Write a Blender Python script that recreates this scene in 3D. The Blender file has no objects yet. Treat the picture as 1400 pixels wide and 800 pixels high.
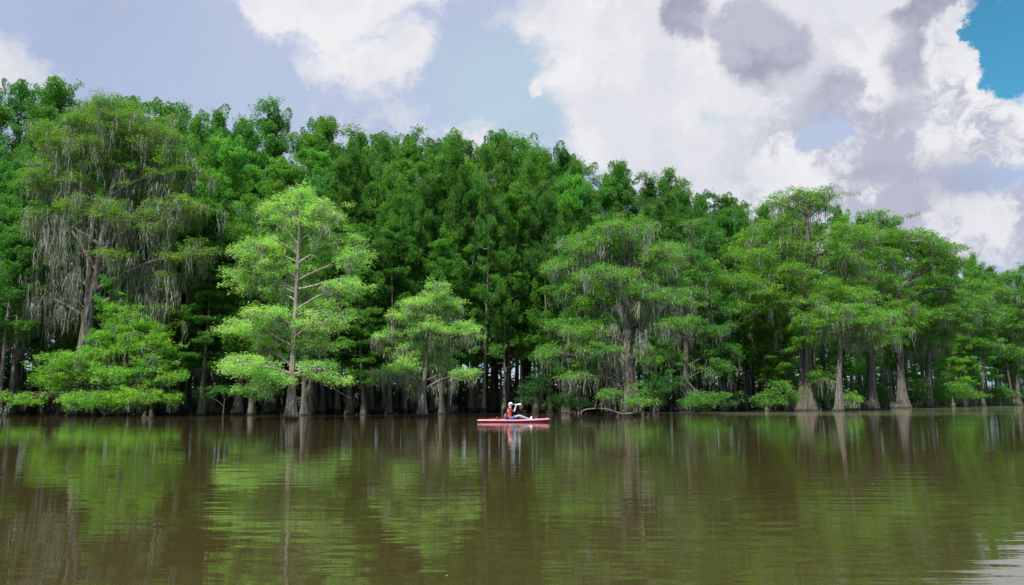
import bpy, math, random
import numpy as np
from mathutils import Vector, Matrix

R = random.Random(7)
N = np.random.default_rng(11)
scene = bpy.context.scene
C = scene.collection

# ------------------------------------------------------------------ camera
F = 1099.0
PITCH = math.atan(145 / F)
CAMH = 1.3
cam = bpy.data.cameras.new('camera'); camo = bpy.data.objects.new('camera', cam); C.objects.link(camo)
cam.sensor_width = 36; cam.lens = 36 * F / 1400; cam.clip_start = 0.1; cam.clip_end = 6000
camo.location = (0, 0, CAMH); camo.rotation_euler = (math.pi / 2 + PITCH, 0, 0)
scene.camera = camo
cp, sp = math.cos(PITCH), math.sin(PITCH)

def ray(px, py):
    cx, cy = (px - 700) / F, (400 - py) / F
    return np.array([cx, cp - cy * sp, sp + cy * cp])

def P(px, py, Y):
    d = ray(px, py); d = d * (Y / d[1]); d[2] += CAMH
    return d

def G(px, py):
    d = ray(px, py); d = d * (-CAMH / d[2]); return np.array([d[0], d[1], 0.0])

# ------------------------------------------------------------------ colour management / render
scene.view_settings.view_transform = 'Standard'; scene.view_settings.look = 'None'
scene.view_settings.exposure = 0.6; scene.view_settings.gamma = 1.0
scene.render.engine = 'CYCLES'
cy = scene.cycles
cy.use_denoising = True
cy.max_bounces = 6; cy.diffuse_bounces = 3; cy.glossy_bounces = 3; cy.transmission_bounces = 4; cy.transparent_max_bounces = 4
cy.sample_clamp_indirect = 4

SUN_EL, SUN_AZ = math.radians(56), math.radians(212)   # azimuth clockwise from +Y
sdir = Vector((math.sin(SUN_AZ) * math.cos(SUN_EL), math.cos(SUN_AZ) * math.cos(SUN_EL), math.sin(SUN_EL)))
sl = bpy.data.lights.new('sun', 'SUN'); sl.energy = 4.4; sl.angle = math.radians(0.6); sl.color = (1.0, 0.95, 0.86)
so = bpy.data.objects.new('sun', sl); C.objects.link(so); so.rotation_euler = sdir.to_track_quat('Z', 'Y').to_euler()

# ------------------------------------------------------------------ node helper
class NT:
    def __init__(s, tree): s.t = tree; s.n = tree.nodes; s.l = tree.links
    def new(s, typ, **k):
        n = s.n.new(typ)
        for a, b in k.items(): setattr(n, a, b)
        return n
    def put(s, sock, v):
        if isinstance(v, bpy.types.NodeSocket): s.l.new(v, sock)
        elif v is not None: sock.default_value = v
    def math(s, op, a, b=None, c=None, clamp=False):
        n = s.new('ShaderNodeMath', operation=op, use_clamp=clamp)
        s.put(n.inputs[0], a); s.put(n.inputs[1], b)
        if c is not None: s.put(n.inputs[2], c)
        return n.outputs[0]
    def vm(s, op, a, b=None, sc=None):
        n = s.new('ShaderNodeVectorMath', operation=op)
        s.put(n.inputs[0], a)
        if b is not None: s.put(n.inputs[1], b)
        if sc is not None: s.put(n.inputs[3], sc)
        return n.outputs['Value'] if op in ('DOT_PRODUCT', 'LENGTH', 'DISTANCE') else n.outputs['Vector']
    def noise(s, vec, scale, detail=4, rough=0.5, dist=0.0, color=False):
        n = s.new('ShaderNodeTexNoise'); s.put(n.inputs['Vector'], vec)
        n.inputs['Scale'].default_value = scale; n.inputs['Detail'].default_value = detail
        n.inputs['Roughness'].default_value = rough; n.inputs['Distortion'].default_value = dist
        return n.outputs['Color' if color else 'Fac']
    def ss(s, v, a, b, lo=0.0, hi=1.0):
        n = s.new('ShaderNodeMapRange', interpolation_type='SMOOTHSTEP')
        s.put(n.inputs[0], v); n.inputs[1].default_value = a; n.inputs[2].default_value = b
        n.inputs[3].default_value = lo; n.inputs[4].default_value = hi
        return n.outputs[0]
    def mix(s, f, a, b, blend='MIX'):
        n = s.new('ShaderNodeMix', data_type='RGBA', blend_type=blend)
        s.put(n.inputs[0], f)
        s.put(n.inputs[6], a if isinstance(a, bpy.types.NodeSocket) else (*a, 1)[:4])
        s.put(n.inputs[7], b if isinstance(b, bpy.types.NodeSocket) else (*b, 1)[:4])
        return n.outputs[2]

# ------------------------------------------------------------------ world: Nishita sky with cloud cover given by direction
w = bpy.data.worlds.new('World'); scene.world = w; w.use_nodes = True
t = NT(w.node_tree); t.n.clear()
out = t.new('ShaderNodeOutputWorld'); bg = t.new('ShaderNodeBackground'); t.l.new(bg.outputs[0], out.inputs[0])
BGS = 0.1
bg.inputs[1].default_value = BGS
sky = t.new('ShaderNodeTexSky', sky_type='NISHITA'); sky.sun_disc = False
sky.sun_elevation = SUN_EL; sky.sun_rotation = SUN_AZ; sky.air_density = 1.0; sky.dust_density = 0.6; sky.ozone_density = 1.5
n0 = t.new('ShaderNodeTexCoord').outputs['Generated']
wn = t.noise(n0, 4.2, 5, 0.6, color=True)
wn = t.vm('SUBTRACT', wn, (0.5, 0.5, 0.5))
wn = t.vm('SCALE', wn, sc=0.11)
wn2 = t.vm('SCALE', t.vm('SUBTRACT', t.noise(n0, 16, 7, 0.68, color=True), (0.5, 0.5, 0.5)), sc=0.06)
nw = t.vm('ADD', t.vm('ADD', n0, wn), wn2)

def blob(px, py, rx, ry, wt):
    c = ray(px, py); c = c / np.linalg.norm(c)
    right = np.cross(c, (0, 0, 1)); right /= np.linalg.norm(right); up = np.cross(right, c)
    k = F * np.linalg.norm(ray(px, py))
    d = t.vm('SUBTRACT', nw, tuple(c))
    a = t.vm('DOT_PRODUCT', d, tuple(right * (k / rx)))
    b = t.vm('DOT_PRODUCT', d, tuple(up * (k / ry)))
    f = t.vm('DOT_PRODUCT', d, tuple(-c * 2.0))          # keeps the blob on its own side of the sky
    r2 = t.math('ADD', t.math('MULTIPLY', a, a), t.math('MULTIPLY_ADD', b, b, f))
    e = t.math('SUBTRACT', 1.0, t.math('MULTIPLY', r2, 0.5), clamp=True)
    return t.math('MULTIPLY', t.math('MULTIPLY', e, e), wt)

def field(blobs, base):
    acc = base
    for b in blobs: acc = t.math('ADD', acc, blob(*b))
    return acc

fbm = t.noise(nw, 4.0, 10, 0.66)
fbm2 = t.noise(t.vm('ADD', nw, (3.1, 1.7, 0.4)), 7.0, 8, 0.62)
white = field([
    (20, 95, 105, 62, 1.5), (420, 12, 100, 44, 1.2), (480, -30, 150, 40, 1.0), (550, 82, 62, 34, .66), (620, 20, 90, 60, .3),
    (830, 50, 170, 80, 1.4), (950, 130, 170, 110, 1.5), (1080, 200, 130, 100, 1.3), (900, 210, 110, 55, 1.0),
    (1150, 50, 120, 90, 1.3), (1090, 250, 160, 50, 1.2), (1215, 265, 75, 55, 0.9), (1300, 95, 42, 85, 1.6),
    (1365, 190, 90, 50, 1.2), (1260, 320, 110, 45, 1.0), (1390, 320, 70, 60, 1.0), (745, 113, 12, 13, 1.5), (1330, 190, 120, 70, .7),
    (700, 120, 120, 85, -0.9), (985, 165, 60, 30, -2.0), (1120, 195, 40, 45, -2.6), (1380, 76, 42, 50, -3.0),
    (1315, 250, 60, 26, -0.5), (240, 130, 210, 95, -1.0), (1375, 40, 40, 30, -.8), (640, 60, 60, 80, -.5),
], t.math('MULTIPLY', t.math('SUBTRACT', fbm, 0.5), 4.6))
wmask = t.ss(white, 0.0, 0.72)
grey = field([
    (928, 35, 36, 40, 1.5), (1033, 68, 60, 66, 1.6), (1000, 45, 34, 24, .8), (1130, 130, 32, 42, 1.1), (1255, 75, 48, 52, 1.2),
    (1310, 5, 110, 22, 1.3), (1225, 160, 60, 34, .8), (1285, 245, 80, 46, .5), (1185, 235, 50, 30, .5),
    (1300, 290, 90, 40, .4), (1300, 85, 36, 60, -1.0), (950, 130, 60, 60, -.4), (1375, 90, 45, 60, -2.0),
], t.math('MULTIPLY', t.math('SUBTRACT', fbm2, 0.53), 3.0))
gmask = t.ss(grey, 0.0, .95)
k = 1 / BGS
veil = t.mix(t.ss(t.noise(nw, 2.0, 4, .5), .35, .65), (0.42 * k, 0.49 * k, 0.70 * k), (0.54 * k, 0.59 * k, 0.77 * k))
veil = t.mix(t.ss(blob(985, 165, 90, 60, 1.0), 0, .6, 0, .9), veil, (0.68 * k, 0.77 * k, 0.82 * k))
veil = t.mix(t.ss(blob(720, 130, 150, 110, 1.0), 0, 1, 0, .75), veil, (0.56 * k, 0.70 * k, 0.78 * k))
nis = t.mix(1.0, sky.outputs[0], (.5, 1.35, 1.38), 'MULTIPLY')
deep = blob(1385, 70, 70, 85, 1.0)
base = t.mix(t.ss(deep, 0.02, 0.5, 0.86, 0.0), nis, veil)
wcol = t.mix(t.ss(fbm2, .35, .7), (0.74 * k, 0.75 * k, 0.81 * k), (0.93 * k, 0.92 * k, 0.93 * k))
shade = t.ss(t.noise(t.vm('ADD', nw, (.7, 2.2, 5.0)), 9.5, 10, .66), .46, .58)
wcol = t.mix(t.math('MULTIPLY', shade, t.ss(blob(1270, 250, 250, 220, 1.0), .03, .55, .15, .95)), wcol, (0.47 * k, 0.49 * k, 0.61 * k))
col = t.mix(wmask, base, wcol)
gcol = t.mix(t.ss(fbm2, .42, .6), (0.34 * k, 0.345 * k, 0.46 * k), (0.49 * k, 0.50 * k, 0.61 * k))
col = t.mix(t.math('MULTIPLY', gmask, 0.93), col, gcol)
col = t.mix(1.0, col, (.67, .67, .67), 'MULTIPLY')
t.l.new(col, bg.inputs[0])

# ------------------------------------------------------------------ materials
def mat(name):
    m = bpy.data.materials.new(name); m.use_nodes = True
    q = NT(m.node_tree); q.n.clear()
    o = q.new('ShaderNodeOutputMaterial')
    return m, q, o

def principled(name, colr, rough=0.6, metal=0.0, noise_amt=0.15, nscale=8.0, bump=0.0, spec=0.5):
    m, q, o = mat(name)
    p = q.new('ShaderNodeBsdfPrincipled'); q.l.new(p.outputs[0], o.inputs[0])
    tc = q.new('ShaderNodeTexCoord').outputs['Object']
    nz = q.noise(tc, nscale, 4, .6)
    dk = tuple(c * (1 - noise_amt) for c in colr); lt = tuple(min(1, c * (1 + noise_amt)) for c in colr)
    q.l.new(q.mix(q.ss(nz, .3, .7), dk, lt), p.inputs['Base Color'])
    p.inputs['Roughness'].default_value = rough; p.inputs['Metallic'].default_value = metal
    p.inputs['Specular IOR Level'].default_value = spec
    if bump:
        b = q.new('ShaderNodeBump'); b.inputs['Strength'].default_value = bump; b.inputs['Distance'].default_value = .02
        q.l.new(nz, b.inputs['Height']); q.l.new(b.outputs[0], p.inputs['Normal'])
    return m

def leaf_mat():
    m, q, o = mat('leaf')
    oi = q.new('ShaderNodeObjectInfo'); geo = q.new('ShaderNodeNewGeometry')
    rnd = geo.outputs['Random Per Island']
    c = oi.outputs['Color']
    c1 = q.mix(q.ss(rnd, 0.0, 1.0), (0.72, 0.78, 0.7), (1.3, 1.22, 1.2))
    c = q.mix(1.0, c, c1, 'MULTIPLY')
    tc = q.new('ShaderNodeTexCoord').outputs['Object']
    nz = q.noise(tc, 0.45, 3, .5)
    c = q.mix(1.0, c, q.mix(q.ss(nz, .35, .65), (0.80, 0.93, 0.95), (1.18, 1.05, .95)), 'MULTIPLY')
    d = q.new('ShaderNodeBsdfDiffuse'); q.l.new(c, d.inputs[0])
    tr = q.new('ShaderNodeBsdfTranslucent'); q.l.new(q.mix(1.0, c, (1.1, 1.15, .75), 'MULTIPLY'), tr.inputs[0])
    gl = q.new('ShaderNodeBsdfGlossy'); gl.inputs['Roughness'].default_value = .5; gl.inputs[0].default_value = (.9, 1, .9, 1)
    m1 = q.new('ShaderNodeMixShader'); m1.inputs[0].default_value = .5
    q.l.new(d.outputs[0], m1.inputs[1]); q.l.new(tr.outputs[0], m1.inputs[2])
    m2 = q.new('ShaderNodeMixShader'); m2.inputs[0].default_value = .025
    q.l.new(m1.outputs[0], m2.inputs[1]); q.l.new(gl.outputs[0], m2.inputs[2])
    q.l.new(m2.outputs[0], o.inputs[0])
    return m

def bark_mat(name, dark, light):
    m, q, o = mat(name)
    p = q.new('ShaderNodeBsdfPrincipled'); q.l.new(p.outputs[0], o.inputs[0])
    p.inputs['Roughness'].default_value = .9; p.inputs['Specular IOR Level'].default_value = .15
    tc = q.new('ShaderNodeTexCoord').outputs['Object']
    st = q.vm('MULTIPLY', tc, (1, 1, .12))
    nz = q.noise(st, 9, 6, .65); big = q.noise(tc, .8, 3, .5)
    c = q.mix(q.ss(nz, .32, .68), dark, light)
    c = q.mix(q.ss(big, .45, .7, 0, .55), c, (0.10, 0.085, 0.062))
    oi = q.new('ShaderNodeObjectInfo').outputs['Color']
    c = q.mix(1.0, c, oi, 'MULTIPLY')
    sep = q.new('ShaderNodeSeparateXYZ'); q.l.new(tc, sep.inputs[0])
    wet = q.math('ADD', sep.outputs[2], q.math('MULTIPLY', nz, -.25))
    c = q.mix(q.ss(wet, -.02, .16, 1, 0), c, (0.02, 0.017, 0.012))
    c = q.mix(q.ss(wet, .1, 1.2, .35, 0), c, (0.085, 0.078, 0.058))
    q.l.new(c, p.inputs['Base Color'])
    b = q.new('ShaderNodeBump'); b.inputs['Strength'].default_value = .8; b.inputs['Distance'].default_value = .06
    q.l.new(nz, b.inputs['Height']); q.l.new(b.outputs[0], p.inputs['Normal'])
    return m

def moss_mat():
    m, q, o = mat('spanish_moss')
    rnd = q.new('ShaderNodeNewGeometry').outputs['Random Per Island']
    c = q.mix(rnd, (0.15, 0.17, 0.125), (0.38, 0.415, 0.325))
    d = q.new('ShaderNodeBsdfDiffuse'); q.l.new(c, d.inputs[0])
    tr = q.new('ShaderNodeBsdfTranslucent'); q.l.new(c, tr.inputs[0])
    ms = q.new('ShaderNodeMixShader'); ms.inputs[0].default_value = .3
    q.l.new(d.outputs[0], ms.inputs[1]); q.l.new(tr.outputs[0], ms.inputs[2]); q.l.new(ms.outputs[0], o.inputs[0])
    return m

LEAF = leaf_mat(); MOSS = moss_mat()
BARK = bark_mat('cypress_bark', (0.075, 0.067, 0.060), (0.225, 0.21, 0.195))

def water_mat():
    m, q, o = mat('lake_water')
    p = q.new('ShaderNodeBsdfPrincipled'); q.l.new(p.outputs[0], o.inputs[0])
    pos = q.new('ShaderNodeNewGeometry').outputs['Position']
    big = q.noise(q.vm('MULTIPLY', pos, (.03, .05, 1)), 1.0, 3, .5)
    q.l.new(q.mix(q.ss(big, .35, .65), (0.048, 0.038, 0.014), (0.063, 0.050, 0.017)), p.inputs['Base Color'])
    p.inputs['IOR'].default_value = 1.6
    sep = q.new('ShaderNodeSeparateXYZ'); q.l.new(pos, sep.inputs[0])
    # ripples: long crested, coarser far apart swells plus fine wind texture in patches
    h1 = q.noise(q.vm('MULTIPLY', pos, (.75, 3.0, 1)), 1.0, 2, .45)
    h2 = q.noise(q.vm('MULTIPLY', pos, (1.8, 10, 1)), 1.0, 3, .55)
    h3 = q.noise(q.vm('MULTIPLY', pos, (.14, .42, 1)), 1.0, 2, .5)
    patch = q.ss(q.noise(q.vm('MULTIPLY', pos, (.035, .11, 1)), 1.0, 3, .5), .40, .62, .55, 1.25)
    h = q.math('MULTIPLY', q.math('MULTIPLY', h1, patch), .0062)
    h = q.math('MULTIPLY_ADD', q.math('MULTIPLY', h2, patch), .0007, h)
    h = q.math('MULTIPLY_ADD', h3, .004, h)
    b = q.new('ShaderNodeBump'); b.inputs['Strength'].default_value = 1.0; b.inputs['Distance'].default_value = 1.0
    q.l.new(h, b.inputs['Height']); q.l.new(b.outputs[0], p.inputs['Normal'])
    p.inputs['Roughness'].default_value = .012
    # pale grey-green diffuse tone mixed in along streaks off the far shore
    pale_streak = q.ss(q.noise(q.vm('MULTIPLY', pos, (.03, .22, 1)), 1.0, 5, .65), .40, .62, .0, .42)
    far = q.math('MULTIPLY', q.ss(sep.outputs[1], 56, 72), q.ss(sep.outputs[0], 4, 24))
    d = q.new('ShaderNodeBsdfDiffuse'); d.inputs[0].default_value = (.13, .16, .085, 1)
    ms = q.new('ShaderNodeMixShader'); q.l.new(q.math('MULTIPLY', pale_streak, far), ms.inputs[0])
    q.l.new(p.outputs[0], ms.inputs[1]); q.l.new(d.outputs[0], ms.inputs[2]); q.l.new(ms.outputs[0], o.inputs[0])
    return m
WATER = water_mat()

# ------------------------------------------------------------------ mesh helpers
def mesh_np(name, V, Q, T=None, smooth=True, m=None):
    """V (n,3); Q (k,4) quads; T (j,3) triangles."""
    me = bpy.data.meshes.new(name)
    Q = np.zeros((0, 4), int) if Q is None else np.asarray(Q, int); T = np.zeros((0, 3), int) if T is None else np.asarray(T, int)
    me.vertices.add(len(V)); me.vertices.foreach_set('co', np.asarray(V, np.float32).ravel())
    me.loops.add(Q.size + T.size); me.loops.foreach_set('vertex_index', np.concatenate([Q.ravel(), T.ravel()]).astype(np.int32))
    me.polygons.add(len(Q) + len(T))
    st = np.concatenate([np.arange(len(Q)) * 4, Q.size + np.arange(len(T)) * 3]).astype(np.int32)
    me.polygons.foreach_set('loop_start', st)
    me.polygons.foreach_set('use_smooth', np.full(len(Q) + len(T), smooth))
    me.update(calc_edges=True)
    if m: me.materials.append(m)
    return me

def ob(name, me, parent=None, **props):
    o = bpy.data.objects.new(name, me); C.objects.link(o)
    if parent: o.parent = parent
    for a, b in props.items(): o[a] = b
    return o

class Tubes:
    def __init__(s): s.V = []; s.Q = []; s.n = 0
    def add(s, pts, rad, k=6, flute=None):
        pts = np.asarray(pts, float); rad = np.asarray(rad, float); m = len(pts)
        tan = np.gradient(pts, axis=0); tan /= np.linalg.norm(tan, axis=1)[:, None] + 1e-9
        ref = np.array([1.0, 0, 0]) if abs(tan[0][0]) < .8 else np.array([0, 1.0, 0])
        u = np.cross(tan, ref); u /= np.linalg.norm(u, axis=1)[:, None] + 1e-9
        v = np.cross(tan, u)
        a = np.linspace(0, 2 * math.pi, k, endpoint=False)
        rr = np.repeat(rad[:, None], k, 1)
        if flute is not None: rr = rr * flute(np.arange(m), a)
        ring = pts[:, None, :] + rr[..., None] * (np.cos(a)[None, :, None] * u[:, None, :] + np.sin(a)[None, :, None] * v[:, None, :])
        s.V.append(ring.reshape(-1, 3))
        i = np.arange(m - 1)[:, None] * k; j = np.arange(k)[None, :]; j2 = (j + 1) % k
        q = np.stack([i + j, i + j2, i + k + j2, i + k + j], -1).reshape(-1, 4) + s.n
        s.Q.append(q); s.n += m * k
    def mesh(s, name, m): return mesh_np(name, np.concatenate(s.V), np.concatenate(s.Q), m=m)

def spline(pts, n):
    """Catmull-Rom through pts, n samples."""
    p = np.asarray(pts, float)
    p = np.vstack([2 * p[0] - p[1], p, 2 * p[-1] - p[-2]])
    ts = np.linspace(0, len(p) - 3 - 1e-6, n); o = []
    for tt in ts:
        i = int(tt); f = tt - i; a, b, c, d = p[i:i + 4]
        o.append(.5 * ((2 * b) + (c - a) * f + (2 * a - 5 * b + 4 * c - d) * f * f + (3 * b - a - 3 * c + d) * f ** 3))
    return np.array(o)

def tcol(c, g=(1.8, 2.0, 1.75)): return (c[0] * g[0], c[1] * g[1], c[2] * g[2], 1)

def leaves_from_plates(plates, per, L, W, rng, up=0.0, thick=.07, droop=.25):
    """plates: (center, outward unit, radius). Feathery fans of small leafy sprays; returns mesh arrays."""
    c = np.array([p[0] for p in plates]); o = np.array([p[1] for p in plates]); r = np.array([p[2] for p in plates])
    n = np.maximum((per * (r / r.mean()) ** 1.6).astype(int), 20)
    idx = np.repeat(np.arange(len(plates)), n); M = len(idx)
    nf = 11                                                     # fingers of each fan
    fing = rng.integers(0, nf, M)
    fa = rng.uniform(-.12, .12, (len(plates), nf)) + np.linspace(-2.3, 2.3, nf)[None, :]
    fl = rng.uniform(.45, 1.15, (len(plates), nf)) * (1 - .28 * np.abs(np.linspace(-1, 1, nf)))[None, :]
    ang = fa[idx, fing]; ln = fl[idx, fing]
    s = rng.uniform(.05, 1, M) ** .75
    co, si = np.cos(ang), np.sin(ang)
    O = o[idx]; S = np.stack([-O[:, 1], O[:, 0], np.zeros(M)], 1)
    ray_ = O * co[:, None] + S * si[:, None]
    rr = r[idx]
    tiltx = rng.normal(0, .24, len(plates))[idx]; upv = up + rng.normal(0, .17, len(plates))[idx]
    inner = c[idx] - O * (rr * .45)[:, None]
    d = (s * ln * rr * 1.25)
    pos = inner + ray_ * d[:, None]
    z = rng.normal(0, 1, M) * thick * (.4 + rr) + upv * d - droop * (s * ln) ** 2 * rr + tiltx * si * d
    pos[:, 2] += z
    pos[:, :2] += rng.normal(0, .07, (M, 2)) * rr[:, None]
    la = ang + rng.choice([-1, 1], M) * rng.uniform(.2, 1.1, M)
    dirv = O * np.cos(la)[:, None] + S * np.sin(la)[:, None]
    dirv[:, 2] += rng.normal(-.15 + up * .8, .4, M)
    dirv /= np.linalg.norm(dirv, axis=1)[:, None]
    nrm = rng.normal(0, .5, (M, 3)); nrm[:, 2] += 1.0
    side = np.cross(nrm, dirv); side /= np.linalg.norm(side, axis=1)[:, None] + 1e-9
    ll = L * rng.uniform(.6, 1.35, M); ww = W * rng.uniform(.6, 1.4, M)
    V = np.empty((M, 4, 3))
    V[:, 0] = pos; V[:, 2] = pos + dirv * ll[:, None]
    mid = pos + dirv * (ll * .5)[:, None]; mid[:, 2] += ll * .08
    V[:, 1] = mid + side * (ww * .5)[:, None]; V[:, 3] = mid - side * (ww * .5)[:, None]
    return V.reshape(-1, 3), np.arange(M * 4).reshape(-1, 4)

def leaves_from_tufts(tufts, per, L, W, rng):
    """tufts: (base, axis unit, height, radius): upright pointed clumps, the leaves pointing up and out."""
    b = np.array([q[0] for q in tufts]); ax = np.array([q[1] for q in tufts]); h = np.array([q[2] for q in tufts]); rd = np.array([q[3] for q in tufts])
    idx = np.repeat(np.arange(len(tufts)), per); M = len(idx)
    s = rng.uniform(0, 1, M) ** 1.15; a = rng.uniform(0, 2 * math.pi, M)
    lob = 1 + .3 * np.sin(3 * a + idx) * np.sin(9 * s + idx * 1.7)
    rr = rd[idx] * (np.sin(math.pi * (.18 + .82 * s)) ** .75) * lob * rng.uniform(.35, 1.05, M) ** .5
    rad = np.stack([np.cos(a), np.sin(a), np.zeros(M)], 1)
    pos = b[idx] + ax[idx] * (s * h[idx])[:, None] + rad * rr[:, None]
    dirv = rad * .8 + ax[idx] * .55 + rng.normal(0, .35, (M, 3)); dirv /= np.linalg.norm(dirv, axis=1)[:, None]
    nrm = rng.normal(0, .5, (M, 3)) + rad * .3; nrm[:, 2] += .9
    side = np.cross(nrm, dirv); side /= np.linalg.norm(side, axis=1)[:, None] + 1e-9
    ll = L * rng.uniform(.6, 1.3, M); ww = W * rng.uniform(.6, 1.3, M)
    V = np.empty((M, 4, 3)); V[:, 0] = pos; V[:, 2] = pos + dirv * ll[:, None]
    mid = pos + dirv * (ll * .5)[:, None]
    V[:, 1] = mid + side * (ww * .5)[:, None]; V[:, 3] = mid - side * (ww * .5)[:, None]
    return V.reshape(-1, 3), np.arange(M * 4).reshape(-1, 4)

def moss_strands(anchors, rng):
    """anchors: (point, length, width spread). Every anchor is one tuft of hanging strands."""
    V = []; Q = []; n = 0
    for p, ln, sprd in anchors:
        k = rng.integers(7, 12)
        for _ in range(k):
            a = rng.uniform(0, math.pi); d = np.array([math.cos(a), math.sin(a), 0])
            q = np.array(p) + rng.normal(0, sprd, 3) * (1, 1, .25)
            L_ = ln * rng.uniform(.35, 1.1); w_ = rng.uniform(.022, .055)
            m = 6; zz = np.linspace(0, 1, m); ww = w_ * np.array([.6, 1.1, .7, 1.0, .55, .1]) * rng.uniform(.6, 1.4, m)
            off = np.cumsum(rng.normal(0, .05 * L_ ** .5, (m, 2)), axis=0); off += np.sin(zz * rng.uniform(2, 7) + rng.uniform(0, 6))[:, None] * rng.normal(0, .05, 2)
            c = np.zeros((m, 3)) + q; c[:, :2] += off; c[:, 2] -= zz * L_
            V.append(np.stack([c - d * ww[:, None] * .5, c + d * ww[:, None] * .5], 1).reshape(-1, 3))
            for i in range(m - 1): Q.append((n + 2 * i, n + 2 * i + 1, n + 2 * i + 3, n + 2 * i + 2))
            n += 2 * m
    return np.concatenate(V), np.array(Q)

def flute_fn(path, rng, amp=.2, nl=None, kh=1.6):
    nl = nl or rng.integers(6, 10); ph = rng.uniform(0, 6.28); ph2 = rng.uniform(0, 6.28)
    def f(i, a):
        h = path[i, 2][:, None]; e = np.exp(-np.maximum(h, 0) / kh)
        return 1 + amp * e * (np.cos(nl * a + ph)[None, :] + .5 * np.cos((nl - 3) * a + ph2)[None, :]) + .05 * np.cos(nl * a + ph)[None, :]
    return f

def trunk_tube(tb, path, r0, r1, rng, flare=1.0, kh=1.3, k=28, amp=.30):
    path = np.asarray(path); h = path[:, 2]; s = np.linspace(0, 1, len(path))
    rad = r0 + (r1 - r0) * s ** .85
    rad = rad * (1 + flare * np.exp(-np.maximum(h, -.2) / kh)) * (1 + .03 * np.sin(s * 23))
    tb.add(path, rad, k, flute_fn(path, rng, amp, kh=kh * 1.5))
    return rad

# ------------------------------------------------------------------ setting: water and ground
# shoreline distance for each direction (in photo columns)
SX = [-500, 0, 400, 700, 940, 1105, 1235, 1330, 1400, 1600, 1900]
SD = [56, 60, 62, 68, 78, 88, 112, 143, 160, 185, 200]
def shore(px): return float(np.interp(px, SX, SD))
TX = [-500, 0, 90, 200, 300, 410, 500, 600, 690, 800, 880, 960, 1050, 1150, 1200, 1300, 1400, 1600, 1900]
TY = [120, 128, 120, 136, 158, 158, 188, 186, 192, 216, 236, 268, 280, 292, 300, 346, 380, 412, 430]
def topline(px): return float(np.interp(px, TX, TY))

wv = [(-1500, -300, 0), (2500, -300, 0), (2500, 3000, 0), (-1500, 3000, 0)]
ob('lake_water', mesh_np('lake_water', wv, [(0, 1, 2, 3)], m=WATER), kind='structure')

GR, q, o = mat('forest_floor')
p = q.new('ShaderNodeBsdfPrincipled'); q.l.new(p.outputs[0], o.inputs[0]); p.inputs['Roughness'].default_value = 1
pos = q.new('ShaderNodeNewGeometry').outputs['Position']
q.l.new(q.mix(q.ss(q.noise(pos, 1.2, 5, .6), .35, .65), (.03, .022, .014), (.035, .045, .018)), p.inputs['Base Color'])
pxs = np.linspace(-900, 2300, 90); offs = [22, 24, 27, 34, 60, 140, 500, 1800]; V = []; Q = []
for i, px in enumerate(pxs):
    D0 = float(np.interp(px, SX, SD))
    for j, of in enumerate(offs):
        Y = D0 + of; X = (px - 700) / F * Y * (1 / cp)
        V.append((X, Y, (-.3, .05, .25, .35, 1.2, 4, 7, 12)[j] + (N.normal(0, .05) if j in (1, 2, 3) else 0)))
nj = len(offs)
for i in range(len(pxs) - 1):
    for j in range(nj - 1): Q.append((i * nj + j, (i + 1) * nj + j, (i + 1) * nj + j + 1, i * nj + j + 1))
ob('ground', mesh_np('ground', V, Q, m=GR), kind='structure')

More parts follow.
